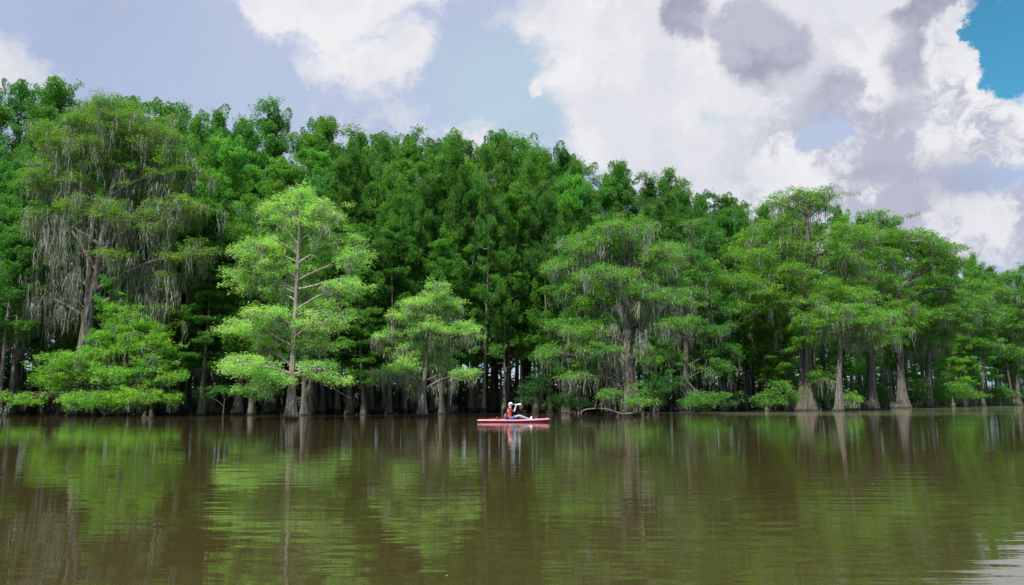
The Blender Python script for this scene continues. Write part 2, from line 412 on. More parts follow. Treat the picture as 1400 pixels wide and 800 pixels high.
# ------------------------------------------------------------------ large cypresses, one by one
def hero(name, label, D, trunk_px, r0, lobes, tint, cat='tree', group=None, r1=.07, flare=1.1, plate_r=.95, per=150,
         leaf=(.24, .085), moss=0.0, moss_len=1.4, explicit=(), bark=(1, 1, 1), seed=1, limb_r=None, depth=1.0, dead=(), kh=1.3, density=1.0,
         up=.05, moss_boxes=(), extra_stems=()):
    rng = np.random.default_rng(seed)
    base = P(trunk_px[0][0], trunk_px[0][1], D); base[2] = 0
    root = bpy.data.objects.new(name, None); C.objects.link(root); root.location = base; root.empty_display_size = .5
    root['label'] = label; root['category'] = cat
    if group: root['group'] = group
    def L(px, py, dy=0.0): return P(px, py, D + dy) - base
    mpp = D / F
    tp = [np.array([0, 0, -.35])] + [L(*q_) for q_ in trunk_px[1:]]
    tp.insert(1, tp[0] + (tp[1] - tp[0]) * .12 + (0, 0, .2))
    path = spline(tp, 34)
    tb = Tubes(); rad = trunk_tube(tb, path, r0, r1, rng, flare, kh)
    for st in extra_stems:
        q_ = [np.array(L(*z)) for z in st[0]]; q_[0][2] = -.3
        trunk_tube(tb, spline(q_, 20), st[1], .04, rng, .8, .9, 12)
    def near_trunk(z):
        i = int(np.argmin(np.abs(path[:, 2] - z))); return path[i], rad[i]
    plates = []; anchors = []
    def branch(a, b, ra, rb, sag=.1, n=8, k=6, wig=.05):
        a = np.array(a); b = np.array(b); d = np.linalg.norm(b - a)
        tt = np.linspace(0, 1, n)[:, None]
        pt = a + (b - a) * tt
        pt[:, 2] += (np.sin(tt[:, 0] * math.pi) * sag * d)
        wv_ = np.cumsum(rng.normal(0, wig * d / n, (n, 3)), axis=0); wv_ -= wv_[-1] * tt
        pt += wv_
        tb.add(pt, np.linspace(ra, rb, n), k)
        return pt
    for lb in lobes:
        px, py, rx, ry = lb[:4]; dy = lb[4] if len(lb) > 4 else rng.uniform(-.5, .5) * depth * 2
        dens = lb[5] if len(lb) > 5 else 1.0
        c = L(px, py, dy); Rx, Rz = rx * mpp, ry * mpp; Ry = Rx * .85
        tz = c[2] - max(.3, .35 * np.linalg.norm(c[:2] - near_trunk(c[2])[0][:2])) - Rz * .3
        tz = min(max(tz, path[-1, 2] * .18), path[-1, 2] * .97)
        s_, rs = near_trunk(tz)
        lr = min(rs * .6, limb_r or .035 + .022 * np.linalg.norm(c - s_))
        main = branch(s_, c, lr, lr * .35, sag=.06, n=9)
        npl = max(4, int(density * dens * (Rx * Ry * .8 + Rx * Rz * 1.6) / (plate_r ** 2) * 2.9))
        for _ in range(npl):
            v = rng.normal(0, 1, 3); v /= np.linalg.norm(v); v *= rng.uniform(.2, 1) ** .5
            if rng.random() < .22: v *= rng.uniform(1.1, 1.55)
            pc = c + v * (Rx, Ry, Rz)
            if pc[2] < .25: pc[2] = rng.uniform(.25, .6)
            out_ = pc - s_; out_[2] = 0; out_ = out_ / (np.linalg.norm(out_) + 1e-6)
            if rng.random() < .3: out_ = np.array([v[0], v[1], 0]) / (math.hypot(v[0], v[1]) + 1e-6)
            pr = plate_r * rng.uniform(.55, 1.25)
            plates.append((pc, out_, pr))
            st = main[rng.integers(4, 9)]
            sb = branch(st, pc, lr * .28, .008, sag=rng.uniform(-.05, .1), n=5, k=4)
            if rng.random() < moss:
                for _m in range(rng.integers(1, 4)):
                    q_ = pc - out_ * pr * rng.uniform(-.2, .6) + rng.normal(0, .2, 3) * (1, 1, .3)
                    anchors.append((q_, moss_len * rng.uniform(.35, 1.25), .14))
        if moss:
            for i in range(2, 9):
                if rng.random() < moss * 1.4: anchors.append((main[i] - (0, 0, .05), moss_len * rng.uniform(.5, 1.5), .13))
    for (a, b, ra, rb, sag) in list(explicit):
        pt = branch(L(*a), L(*b), ra, rb, sag, n=12, k=8, wig=.09)
        if moss:
            for i in range(2, 12):
                if rng.random() < moss: anchors.append((pt[i], moss_len * rng.uniform(.5, 1.4), .1))
    for (a, b, ra) in dead:
        pt = branch(L(*a), L(*b), ra, .012, rng.uniform(-.05, .12), n=9, k=6, wig=.12)
        for _ in range(4):
            i = rng.integers(3, 9); e = pt[i] + rng.normal(0, .5, 3); branch(pt[i], e, ra * .35, .008, .05, n=4, k=4)
    for (x0, x1, y0, y1, nn, ln) in moss_boxes:
        for _ in range(nn):
            q_ = L(rng.uniform(x0, x1), rng.uniform(y0, y1), rng.normal(0, 1.2))
            anchors.append((q_, ln * rng.uniform(.4, 1.3), .16))
    tr = ob('trunk', tb.mesh(name + '_trunk', BARK), root); tr.color = (*bark, 1)
    V, Q_ = leaves_from_plates(plates, int(per * 1.0), leaf[0] * .95, leaf[1] * .64, rng, up=up, thick=.11, droop=.32)
    V = V[:]; V[:, 2] = np.maximum(V[:, 2], .04)
    cr = ob('crown', mesh_np(name + '_crown', V, Q_, smooth=False, m=LEAF), root); cr.color = tcol(tint)
    if anchors:
        V, Q_ = moss_strands(anchors, rng); V[:, 2] = np.maximum(V[:, 2], .3)
        ms = ob('spanish_moss', mesh_np(name + '_moss', V, Q_, smooth=False, m=MOSS), root, kind='stuff')
    return root

PALE = (.215, .345, .105); LITE = (.12, .235, .04); MIDG = (.085, .19, .038); DEEP = (.055, .135, .034)

hero('mossy_cypress', 'giant old cypress draped in grey moss, its broad crown rising over the leafy young cypress', 62.5,
     [(112, 566), (112, 500), (122, 430), (133, 380), (140, 330), (152, 270), (162, 215), (160, 165)], .62,
     [(150, 160, 66, 26), (110, 195, 62, 28), (195, 190, 62, 30), (75, 245, 44, 24), (232, 235, 50, 28), (150, 215, 90, 34, 1.5),
      (255, 285, 36, 20), (62, 300, 36, 22, 1), (215, 305, 50, 18, -1), (262, 345, 34, 18, -1), (240, 385, 46, 16), (50, 360, 30, 20, 1), (35, 395, 22, 16),
      (130, 280, 50, 14, -2, .6), (225, 425, 40, 16, 1), (170, 345, 30, 12, -1.5, .5)],
     (.10, .18, .030), seed=3, moss=.6, moss_len=2.0, r1=.1, per=150, flare=.8,
     explicit=[((118, 450), (128, 300), .36, .16, 0), ((136, 360), (205, 270), .26, .08, .05), ((133, 370), (85, 300), .22, .06, .05), ((150, 290), (215, 330), .14, .04, .1),
               ((145, 300), (100, 235), .16, .05, .04), ((150, 280), (200, 220), .15, .05, .03)],
     dead=[((125, 425), (75, 468), .06), ((122, 430), (98, 400), .05)],
     moss_boxes=[(32, 112, 280, 430, 180, 2.6), (150, 240, 320, 420, 120, 2.1), (60, 240, 230, 320, 110, 1.6)], bark=(1.05, 1.02, 1.05), density=1.15)

hero('young_cypress', 'low bright green young cypress spreading over the water in front of the mossy giant', 60.0,
     [(165, 570), (168, 530), (172, 480), (176, 430)], .17,
     [(168, 430, 28, 22, 0), (190, 455, 36, 20, 0), (205, 478, 38, 20, -1), (145, 460, 22, 18, 1), (90, 510, 40, 14, 0), (120, 487, 42, 14, 0), (80, 492, 34, 10, 0), (150, 512, 44, 12, -1), (220, 492, 28, 14), (118, 545, 44, 10, -2),
      (190, 542, 50, 12, -2), (222, 512, 36, 12, -1), (60, 515, 26, 14, 1, .6), (30, 545, 26, 9, -1), (228, 545, 24, 9, -1.5), (160, 470, 30, 18, 1), (90, 530, 30, 16, 1, .6), (170, 545, 40, 9, 1)],
     (.125, .255, .032), seed=5, plate_r=.58, per=85, leaf=(.2, .078), flare=.8, moss=.05, density=.8,
     extra_stems=[([(190, 570), (196, 520), (205, 470)], .1), ([(130, 569), (120, 530), (110, 490)], .1), ([(208, 572), (206, 540), (215, 500)], .12), ([(60, 568), (52, 548), (35, 540)], .07)],
     bark=(.75, .7, .65))

hero('pale_cypress', 'pale green lone cypress with bare grey limbs standing furthest out in the water', 50.0,
     [(397, 575), (399, 520), (402, 460), (405, 400), (408, 340), (410, 290), (412, 262)], .24,
     [(412, 268, 22, 22), (385, 290, 34, 22), (440, 292, 34, 22), (350, 340, 40, 14), (372, 365, 34, 14), (462, 335, 42, 20, 1), (490, 355, 26, 16), (478, 390, 34, 10, -1),
      (420, 325, 36, 18, 2), (335, 447, 44, 14), (370, 430, 36, 12), (440, 440, 40, 14, -1), (425, 470, 34, 14), (340, 500, 46, 13, -1.5), (365, 520, 34, 12, -1), (440, 505, 34, 12, -1),
      (345, 535, 24, 10), (470, 520, 16, 7, -1), (395, 405, 30, 14, 2), (430, 400, 34, 14, 2), (385, 330, 30, 16, 1), (400, 440, 40, 12, 2), (350, 390, 34, 12, 1), (412, 300, 34, 20, 1.5), (480, 430, 20, 8), (320, 370, 20, 10), (455, 415, 24, 10, 1), (360, 475, 30, 12, 1), (310, 492, 14, 9), (420, 370, 40, 16, 2)],
     PALE, seed=8, plate_r=.62, per=100, leaf=(.17, .064), moss=.16, moss_len=.9, flare=1.0, r1=.04, density=1.15,
     explicit=[((405, 400), (345, 362), .07, .02, .0), ((406, 380), (330, 335), .07, .02, .04), ((408, 350), (365, 318), .06, .02, .03), ((409, 335), (380, 300), .05, .02, 0),
               ((406, 395), (510, 362), .08, .02, -.04), ((408, 360), (470, 318), .06, .02, .0), ((409, 330), (450, 298), .05, .02, 0), ((402, 440), (325, 445), .06, .02, .05),
               ((400, 495), (450, 530), .05, .015, .0), ((399, 500), (480, 545), .05, .012, .02), ((410, 310), (396, 272), .04, .015, 0), ((404, 430), (470, 425), .05, .015, .06)],
     bark=(1.75, 1.65, 1.6))

hero('small_cypress', 'short pale green cypress hung with thin moss, between the lone cypress and the kayak', 58.0,
     [(577, 570), (578, 540), (582, 505), (586, 460), (590, 415), (592, 388)], .25,
     [(592, 400, 26, 20), (570, 415, 24, 12), (617, 418, 20, 14), (560, 432, 30, 10), (628, 445, 30, 10), (645, 455, 18, 8), (535, 460, 26, 8), (590, 450, 34, 14, -1), (610, 470, 30, 12, 1),
      (560, 480, 34, 12), (525, 510, 26, 10, -1), (548, 505, 28, 12, -1), (632, 510, 28, 6), (600, 495, 28, 12, 1), (565, 530, 14, 8)],
     PALE, seed=13, plate_r=.55, per=105, leaf=(.17, .06), moss=.4, moss_len=1.3, flare=1.1, r1=.04,
     explicit=[((580, 530), (560, 515), .05, .015, 0), ((584, 520), (620, 508), .05, .015, .05), ((588, 445), (556, 425), .05, .015, 0)], bark=(1.25, 1.3, 1.1))

hero('broad_cypress', 'broad bright cypress with a thick mossy trunk, first large tree past the kayak', 61.5,
     [(862, 568), (860, 530), (858, 480), (857, 430), (858, 385), (862, 340), (860, 315)], .60,
     [(850, 318, 50, 20), (800, 335, 40, 18), (905, 350, 34, 22), (765, 365, 30, 14, 1), (860, 350, 50, 16, 2), (925, 385, 22, 12, 1), (830, 375, 44, 12, -1), (890, 400, 40, 12, -1),
      (940, 415, 18, 10), (810, 410, 40, 12), (925, 440, 32, 9, -1), (880, 440, 40, 9, 2), (800, 452, 34, 10), (815, 475, 32, 9, -1), (895, 485, 24, 12, 0), (800, 495, 24, 10), (830, 505, 24, 7, 2),
      (790, 515, 20, 8), (770, 445, 26, 10, 1), (750, 480, 22, 10, 1), (875, 545, 16, 14, -1.4, 1.3), (830, 540, 16, 8, -1), (775, 395, 28, 14, 1)],
     (.105, .225, .042), seed=17, plate_r=.72, per=120, leaf=(.2, .07), moss=.42, moss_len=1.5, flare=.55, kh=1.0, r1=.1,
     explicit=[((858, 390), (825, 355), .13, .04, 0), ((858, 400), (895, 348), .14, .04, 0), ((858, 410), (930, 425), .1, .03, .05), ((858, 370), (790, 335), .1, .03, .0), ((857, 430), (790, 425), .09, .03, .05),
               ((856, 485), (910, 495), .06, .02, .08), ((860, 360), (845, 325), .08, .03, 0), ((862, 360), (880, 330), .08, .03, 0), ((855, 495), (815, 505), .05, .02, .1)],
     dead=[((858, 548), (815, 556), .05), ((858, 360), (800, 318), .05)],
     extra_stems=[([(850, 568), (851, 540), (853, 500)], .22), ([(875, 568), (871, 540), (866, 490)], .22)], density=1.25, bark=(.85, .82, .78), moss_boxes=[(835, 885, 395, 500, 90, 1.5)])

hero('flat_topped_cypress', 'tall cypress with a flat sparse top above the skyline and a thick fluted base', 86.0,
     [(1105, 562), (1104, 520), (1103, 470), (1104, 420), (1104, 370), (1105, 330), (1103, 300), (1102, 280)], .58,
     [(1080, 268, 36, 8), (1120, 265, 34, 8), (1108, 282, 34, 10), (1055, 278, 22, 7, 0, .7), (1060, 310, 34, 12), (1150, 318, 36, 14), (1075, 335, 36, 14), (1130, 345, 40, 16), (1035, 350, 30, 12),
      (1165, 360, 34, 14), (1080, 372, 40, 14, -1), (1010, 385, 34, 13, -2, 1.2), (1040, 400, 34, 13, -2), (985, 388, 22, 9, -2), (1130, 395, 36, 14, -1), (1070, 415, 36, 14, -2), (1110, 440, 40, 13, -2), (1165, 400, 30, 14), (1065, 445, 22, 9),
      (1100, 462, 26, 10, -2)],
     (.105, .205, .03), seed=23, plate_r=1.0, per=125, leaf=(.27, .1), moss=.22, moss_len=2.0, flare=.7, kh=1.6, r1=.14,
     explicit=[((1104, 375), (1125, 325), .2, .06, 0), ((1104, 335), (1080, 300), .15, .05, 0), ((1103, 300), (1135, 272), .12, .04, 0), ((1105, 400), (1040, 380), .16, .05, .04), ((1104, 385), (1150, 350), .14, .04, 0)],
     extra_stems=[([(1096, 562), (1095, 520), (1096, 470), (1100, 420)], .32)], bark=(.8, .74, .72))

hero('broken_cypress', 'slim cypress with tangled bare grey branches at mid height, right beside the flat-topped cypress', 84.0,
     [(1147, 563), (1147, 530), (1148, 490), (1148, 455), (1149, 430)], .36,
     [(1150, 425, 40, 12), (1120, 440, 34, 10), (1190, 440, 36, 12), (1160, 405, 36, 14, 1), (1215, 430, 26, 12), (1165, 545, 12, 9, -1), (1180, 462, 30, 6), (1120, 515, 16, 10, 1)],
     (.115, .235, .035), seed=29, plate_r=.85, per=130, leaf=(.24, .09), moss=.5, moss_len=2.0, flare=.7, r1=.12,
     dead=[((1148, 458), (1120, 462), .1), ((1148, 460), (1180, 455), .1), ((1148, 455), (1128, 450), .07), ((1148, 462), (1200, 470), .06), ((1148, 450), (1165, 445), .06)], bark=(1.05, 1.05, 1.0))

hero('leaning_cypress', 'tall cypress with a crooked trunk and long limbs reaching right under a flat crown', 112.0,
     [(1235, 558), (1232, 520), (1230, 470), (1229, 430), (1227, 405), (1240, 385), (1262, 372), (1290, 358)], .55,
     [(1240, 325, 50, 14), (1195, 330, 40, 14), (1280, 340, 40, 12), (1305, 362, 30, 10), (1255, 360, 44, 12, 1), (1185, 360, 40, 14), (1225, 395, 40, 12, 1), (1290, 395, 34, 12, 1), (1200, 415, 34, 12, -1),
      (1250, 425, 40, 12, -1), (1200, 300, 30, 10, 2), (1180, 440, 30, 12, -2), (1235, 445, 36, 10, -2), (1290, 430, 30, 12)],
     (.09, .185, .03), seed=31, plate_r=1.2, per=125, leaf=(.34, .125), moss=.2, moss_len=2.4, flare=.95, kh=1.9, r1=.2,
     explicit=[((1228, 405), (1222, 345), .3, .1, 0), ((1230, 410), (1320, 392), .2, .06, .04), ((1240, 385), (1300, 350), .22, .06, .06), ((1226, 370), (1190, 335), .16, .05, 0)], bark=(.85, .85, .9))

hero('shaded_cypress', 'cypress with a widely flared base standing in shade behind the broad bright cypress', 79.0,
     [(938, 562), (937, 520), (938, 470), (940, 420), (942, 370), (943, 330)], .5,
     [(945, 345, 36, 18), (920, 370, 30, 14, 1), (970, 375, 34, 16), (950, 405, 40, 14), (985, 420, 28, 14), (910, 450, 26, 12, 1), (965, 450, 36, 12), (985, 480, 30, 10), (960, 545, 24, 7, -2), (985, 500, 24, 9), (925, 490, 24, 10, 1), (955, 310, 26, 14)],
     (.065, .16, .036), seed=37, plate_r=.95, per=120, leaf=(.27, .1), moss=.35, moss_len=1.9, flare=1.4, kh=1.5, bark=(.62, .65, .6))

hero('straight_cypress', 'straight grey cypress left of the flat-topped cypress, yellow-green boughs at mid height', 90.0,
     [(1076, 558), (1076, 520), (1075, 470), (1073, 420), (1072, 370), (1072, 330)], .55,
     [(1065, 350, 36, 16, 1), (1030, 370, 34, 14), (1050, 425, 36, 14, -1), (1010, 425, 30, 12), (1075, 395, 34, 14), (1020, 455, 26, 12, 1), (1030, 325, 30, 14), (1000, 350, 28, 14, 1)],
     (.11, .215, .032), seed=41, plate_r=1.0, per=130, leaf=(.28, .105), moss=.35, moss_len=2.0, flare=.6, bark=(1.15, 1.1, 1.1))

hero('stout_cypress', 'stout dark-trunked cypress between the broken cypress and the crooked one', 92.0,
     [(1191, 560), (1191, 520), (1190, 470), (1187, 420), (1180, 380), (1176, 340), (1170, 315)], .6,
     [(1175, 325, 34, 14), (1200, 350, 34, 14), (1150, 355, 34, 16), (1185, 385, 40, 14), (1150, 385, 30, 14, 1), (1210, 460, 26, 8, -1), (1185, 480, 20, 8, 1)],
     (.08, .175, .03), seed=43, plate_r=1.05, per=130, leaf=(.3, .11), moss=.4, moss_len=2.2, flare=.8, bark=(.8, .8, .8))

hero('twin_limbed_cypress', 'cypress with one bare pale limb stretching right over the shore, past the crooked cypress', 118.0,
     [(1269, 557), (1270, 530), (1270, 490), (1272, 440), (1276, 410), (1288, 395)], .52,
     [(1285, 415, 34, 12), (1310, 430, 30, 12), (1260, 440, 30, 12), (1275, 465, 34, 12), (1300, 455, 26, 10, 1), (1245, 470, 24, 10)],
     (.085, .185, .034), seed=47, plate_r=1.1, per=120, leaf=(.34, .125), moss=.4, moss_len=2.4, flare=.7,
     dead=[((1272, 488), (1335, 494), .14), ((1270, 480), (1240, 478), .1)], bark=(.9, .95, 1.0))

hero('edge_cypress', 'thin dark cypress pair of stems leaning together at the far right shore', 150.0,
     [(1393, 555), (1391, 520), (1392, 480), (1390, 440), (1392, 400), (1390, 375)], .42,
     [(1390, 380, 26, 10, 0, .5), (1365, 400, 30, 14), (1400, 420, 34, 14), (1370, 440, 30, 12), (1410, 455, 26, 12), (1345, 425, 24, 12), (1385, 480, 30, 10), (1395, 365, 18, 6, 0, .4)],
     (.08, .175, .034), seed=53, plate_r=1.25, per=120, leaf=(.4, .15), moss=.3, moss_len=2.4, flare=.7,
     extra_stems=[([(1388, 555), (1380, 520), (1375, 480), (1376, 430)], .25)], dead=[((1390, 470), (1350, 480), .08)], bark=(.75, .75, .75))

hero('slender_cypress', 'pair of slim cypresses joined at the root, before the far right stems', 140.0,
     [(1331, 556), (1332, 520), (1333, 480), (1330, 440), (1328, 410)], .4,
     [(1330, 415, 30, 14), (1345, 440, 28, 12), (1310, 445, 26, 12), (1330, 465, 30, 10), (1355, 470, 22, 10), (1325, 390, 26, 12)],
     (.085, .19, .036), seed=59, plate_r=1.2, per=120, leaf=(.38, .14), moss=.35, moss_len=2.2, flare=.6,
     extra_stems=[([(1343, 556), (1344, 520), (1345, 480), (1343, 440)], .3)], bark=(.75, .72, .72))

hero('grey_limbed_cypress', 'mid-green cypress with pale twisted top limbs behind the lone pale cypress', 66.0,
     [(325, 568), (328, 520), (335, 450), (345, 390), (356, 330), (358, 300)], .28,
     [(350, 290, 34, 18), (325, 310, 30, 16), (375, 315, 28, 16), (315, 345, 26, 14), (360, 345, 34, 14, 1), (330, 380, 32, 14), (375, 390, 30, 14, 1), (305, 400, 20, 10)],
     (.075, .18, .038), seed=61, plate_r=.8, per=120, leaf=(.22, .08), moss=.15, flare=.8,
     explicit=[((352, 340), (315, 325), .09, .03, 0), ((356, 330), (352, 308), .08, .03, 0), ((354, 335), (330, 312), .07, .02, 0)], bark=(1.35, 1.25, 1.2))

# ------------------------------------------------------------------ low shrubs at the waterline
shrubs = [(780, 562, 66, [(780, 545, 24, 12), (760, 552, 14, 8), (800, 550, 14, 8)], 'dark green shrub overhanging the water just past the bow of the kayak', (.05, .14, .04)),
          (1060, 558, 82, [(1055, 545, 24, 10), (1085, 540, 18, 12), (1040, 550, 14, 6), (1070, 528, 18, 8)], 'leafy shrub at the foot of the flat-topped cypress', (.085, .2, .035)),
          (1005, 559, 80, [(1008, 543, 12, 9), (998, 550, 8, 6)], 'small shrub beside a dark stump in open water', (.07, .17, .035)),
          (1130, 557, 92, [(1128, 525, 22, 14), (1120, 545, 20, 9)], 'bright shrub growing between two tall trunks', (.09, .21, .035)),
          (1300, 556, 130, [(1300, 530, 30, 9), (1285, 543, 24, 7), (1325, 538, 24, 8)], 'layered shrub under the bare pale limb', (.08, .2, .03)),
          (1255, 556, 118, [(1250, 530, 20, 9), (1262, 543, 14, 8)], 'shrub with flat sprays behind the crooked cypress', (.07, .185, .03)),
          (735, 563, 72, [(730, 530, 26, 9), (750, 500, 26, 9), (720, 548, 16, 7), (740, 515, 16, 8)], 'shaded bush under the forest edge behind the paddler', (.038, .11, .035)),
          (305, 566, 62, [(300, 532, 22, 5), (320, 536, 16, 5), (280, 540, 12, 5)], 'drooping green sprays low over the water left of the lone pale cypress', (.065, .17, .035)),
          (955, 560, 74, [(960, 545, 24, 6), (985, 540, 20, 6), (935, 550, 12, 5)], 'flat green sprays low beside the flared shaded cypress', (.07, .19, .03)),
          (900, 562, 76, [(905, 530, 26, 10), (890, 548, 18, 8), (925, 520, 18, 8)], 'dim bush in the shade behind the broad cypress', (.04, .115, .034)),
          (1365, 555, 150, [(1365, 535, 26, 9), (1385, 545, 20, 7), (1345, 545, 20, 7)], 'shrub low on the far right shore', (.06, .15, .035)),
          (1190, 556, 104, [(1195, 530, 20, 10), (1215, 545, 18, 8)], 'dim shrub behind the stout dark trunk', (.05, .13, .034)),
          (30, 566, 66, [(28, 545, 22, 8), (8, 550, 14, 7)], 'low bush at the far left edge of the wood', (.06, .15, .036))]
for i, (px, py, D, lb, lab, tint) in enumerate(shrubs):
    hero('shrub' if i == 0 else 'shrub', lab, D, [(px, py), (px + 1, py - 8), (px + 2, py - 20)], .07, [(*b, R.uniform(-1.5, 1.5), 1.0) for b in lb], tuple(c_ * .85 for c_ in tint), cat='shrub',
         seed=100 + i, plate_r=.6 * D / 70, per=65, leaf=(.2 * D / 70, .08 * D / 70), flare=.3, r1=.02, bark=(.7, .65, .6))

# ------------------------------------------------------------------ the wood behind: variants, copied tree by tree
def forest_variant(seed, H=24.0, crown_from=.42, width=2.6, kind=0):
    rng = np.random.default_rng(seed)
    tb = Tubes()
    lean = rng.normal(0, .25, 2); mid = rng.normal(0, .25, 2)
    path = spline([(0, 0, -.4), (0, 0, .3), (mid[0] * .5, mid[1] * .5, H * .3), (mid[0] + lean[0] * .4, mid[1] + lean[1] * .4, H * .65), (lean[0], lean[1], H * .97)], 22)
    rad = trunk_tube(tb, path, .27, .04, rng, 1.0, 1.4, 12)
    plates = []; anchors = []; tufts = []
    nb = 36
    for b in range(nb):
        s = crown_from + (1 - crown_from) * (b + rng.uniform(0, .6)) / nb
        u = (s - crown_from) / (1 - crown_from)
        prof = math.sin(math.pi * min(1, (u * .86 + .14)) ** .8) ** .6 if kind == 0 else (1 - u) ** .55 * (.55 + .45 * min(1, u * 5))
        Lb = width * (.35 + .75 * prof) * rng.uniform(.55, 1.25)
        az = b * 2.4 + rng.uniform(-.4, .4)
        i = min(21, int(s * 21.5)); p0 = path[i]
        el = rng.uniform(.15, .5) if kind == 0 else rng.uniform(0, .35)
        el += .5 * u
        tip = p0 + Lb * np.array([math.cos(az) * math.cos(el), math.sin(az) * math.cos(el), math.sin(el)])
        tt = np.linspace(0, 1, 5)[:, None]; pt = p0 + (tip - p0) * tt; pt[:, 2] += np.sin(tt[:, 0] * 3.14) * -.06 * Lb
        tb.add(pt, np.linspace(.02 + .014 * Lb, .01, 5), 4)
        npl = 6 if Lb > 2 else 4
        for k_ in range(npl):
            f = rng.uniform(.3, 1.08)
            c = p0 + (tip - p0) * f + rng.normal(0, .38, 3) * (1, 1, .8)
            if rng.random() < (.62 if kind == 0 else .3):
                ax = np.array([math.cos(az) * rng.uniform(0, .6), math.sin(az) * rng.uniform(0, .6), 1.0]) + rng.normal(0, .12, 3); ax /= np.linalg.norm(ax)
                tufts.append((c - (0, 0, .35), ax, rng.uniform(.7, 1.4), rng.uniform(.26, .52)))
            else:
                o_ = np.array([math.cos(az + rng.uniform(-.8, .8)), math.sin(az + rng.uniform(-.8, .8)), 0]); o_ /= np.linalg.norm(o_)
                plates.append((c, o_, rng.uniform(.4, .85)))
        if rng.random() < .25 and u < .4: anchors.append((pt[2], rng.uniform(.8, 2.4), .14))
    for k_ in range(7):                                         # leader tufts
        tufts.append((path[-1] + rng.normal(0, .22, 3) + (0, 0, -.25 * k_), np.array([0, 0, 1.0]), rng.uniform(.8, 1.3), .28 + .03 * k_))
    # dead stubs below the crown
    for k_ in range(7):
        i = rng.integers(5, 11); az = rng.uniform(0, 6.28); l_ = rng.uniform(.5, 1.6)
        tb.add([path[i], path[i] + (math.cos(az) * l_, math.sin(az) * l_, rng.uniform(-.1, .4))], [.025, .008], 4)
        if rng.random() < .6: anchors.append((path[i] + (math.cos(az) * l_ * .7, math.sin(az) * l_ * .7, .1), rng.uniform(.8, 2.2), .12))
    tm = tb.mesh('forest_trunk', BARK)
    V, Q_ = leaves_from_plates(plates, 195, .19, .072, rng, up=.5 if kind == 0 else .2, thick=.2 if kind == 0 else .13, droop=.1)
    V2, Q2 = leaves_from_tufts(tufts, 310, .18, .07, rng)
    Q_ = np.concatenate([Q_, Q2 + len(V)]); V = np.concatenate([V, V2])
    cm = mesh_np('forest_crown', V, Q_, smooth=False, m=LEAF)
    mm = None
    if anchors:
        V, Q_ = moss_strands(anchors, rng); mm = mesh_np('forest_moss', V, Q_, smooth=False, m=MOSS)
    return tm, cm, mm, H

VAR = [forest_variant(201, crown_from=.46), forest_variant(202, crown_from=.56, width=2.3), forest_variant(203, crown_from=.42, width=3.0),
       forest_variant(204, crown_from=.44, width=3.1, kind=1), forest_variant(205, crown_from=.52, width=2.8), forest_variant(206, crown_from=.47, width=2.6, kind=1)]

zones = [(60, 'behind the low bush at the far left'), (240, 'behind the mossy giant cypress'), (330, 'between the mossy giant and the lone pale cypress'), (470, 'behind the lone pale cypress'),
         (560, 'between the lone pale and the short pale cypress'), (650, 'behind the short pale cypress'), (750, 'behind the kayak'), (830, 'just past the bow of the kayak'),
         (910, 'behind the broad bright cypress'), (1000, 'behind the flared shaded cypress'), (1140, 'behind the flat-topped cypress'), (1210, 'behind the stout dark trunk'),
         (1290, 'behind the crooked cypress'), (1360, 'behind the slim shore pair'), (99999, 'at the far right shore')]
rows = [  # (offset behind the shoreline, spacing m, fraction of the way up to the skyline, word)
    (1.5, 5.6, .47, 'front'), (5.0, 4.1, .60, 'second'), (9.0, 3.7, .73, 'third'), (13.5, 3.9, .85, 'fourth'), (18.0, 3.9, .95, 'fifth'), (23.0, 5.2, 1.0, 'sixth'), (29.0, 7.0, .99, 'rearmost')]
recs = []
for ri, (off, sp_, fr, word) in enumerate(rows):
    px = -110 + R.uniform(0, 30)
    while px < 1500:
        D = shore(px) + off + R.uniform(-1.6, 1.6)
        if (ri < 3 and min(abs(px - h_) for h_ in (130, 397, 577, 862, 1105, 1147, 1235)) < (26, 22, 16)[ri]) or (ri < 2 and 640 < px < 765) or abs(px - 405) < 17 or abs(px - 577) < 12: px += 14; continue
        f2 = min(1.0, max(.36, fr + R.uniform(-.12, .05) + (.14 if ri < 3 and (420 < px < 800 or px < 70 or 225 < px < 335) else 0))) if ri < 4 else fr + R.uniform(-.03, .012)
        yt = 545 - (545 - topline(px)) * f2
        pt = P(px, yt, D); base = np.array([pt[0], D, 0.0])
        H = pt[2]
        recs.append((ri, word, px, base, H, D))
        step = sp_ * R.uniform(.72, 1.3) / D * F * (1.0 if D < 110 else 1.25)
        px += step
for ri, (off, lo, hi) in enumerate([(6.5, 470, 800), (11.5, 430, 830), (16, 430, 780), (8, 200, 300), (12, 880, 1020)]):     # slim close-packed stems
    px = lo
    while px < hi:
        D = shore(px) + off + R.uniform(-1.8, 1.8)
        pt = P(px, 545 - (545 - topline(px)) * R.uniform(.72, .97), D)
        recs.append((7, 'slim', px, np.array([pt[0], D, 0.0]), pt[2], D))
        px += R.uniform(14, 32)
NAMES = ['first', 'second', 'third', 'fourth', 'fifth', 'sixth', 'seventh', 'eighth', 'ninth', 'tenth', 'eleventh', 'twelfth', 'thirteenth', 'fourteenth', 'fifteenth', 'sixteenth']
cnt = {}
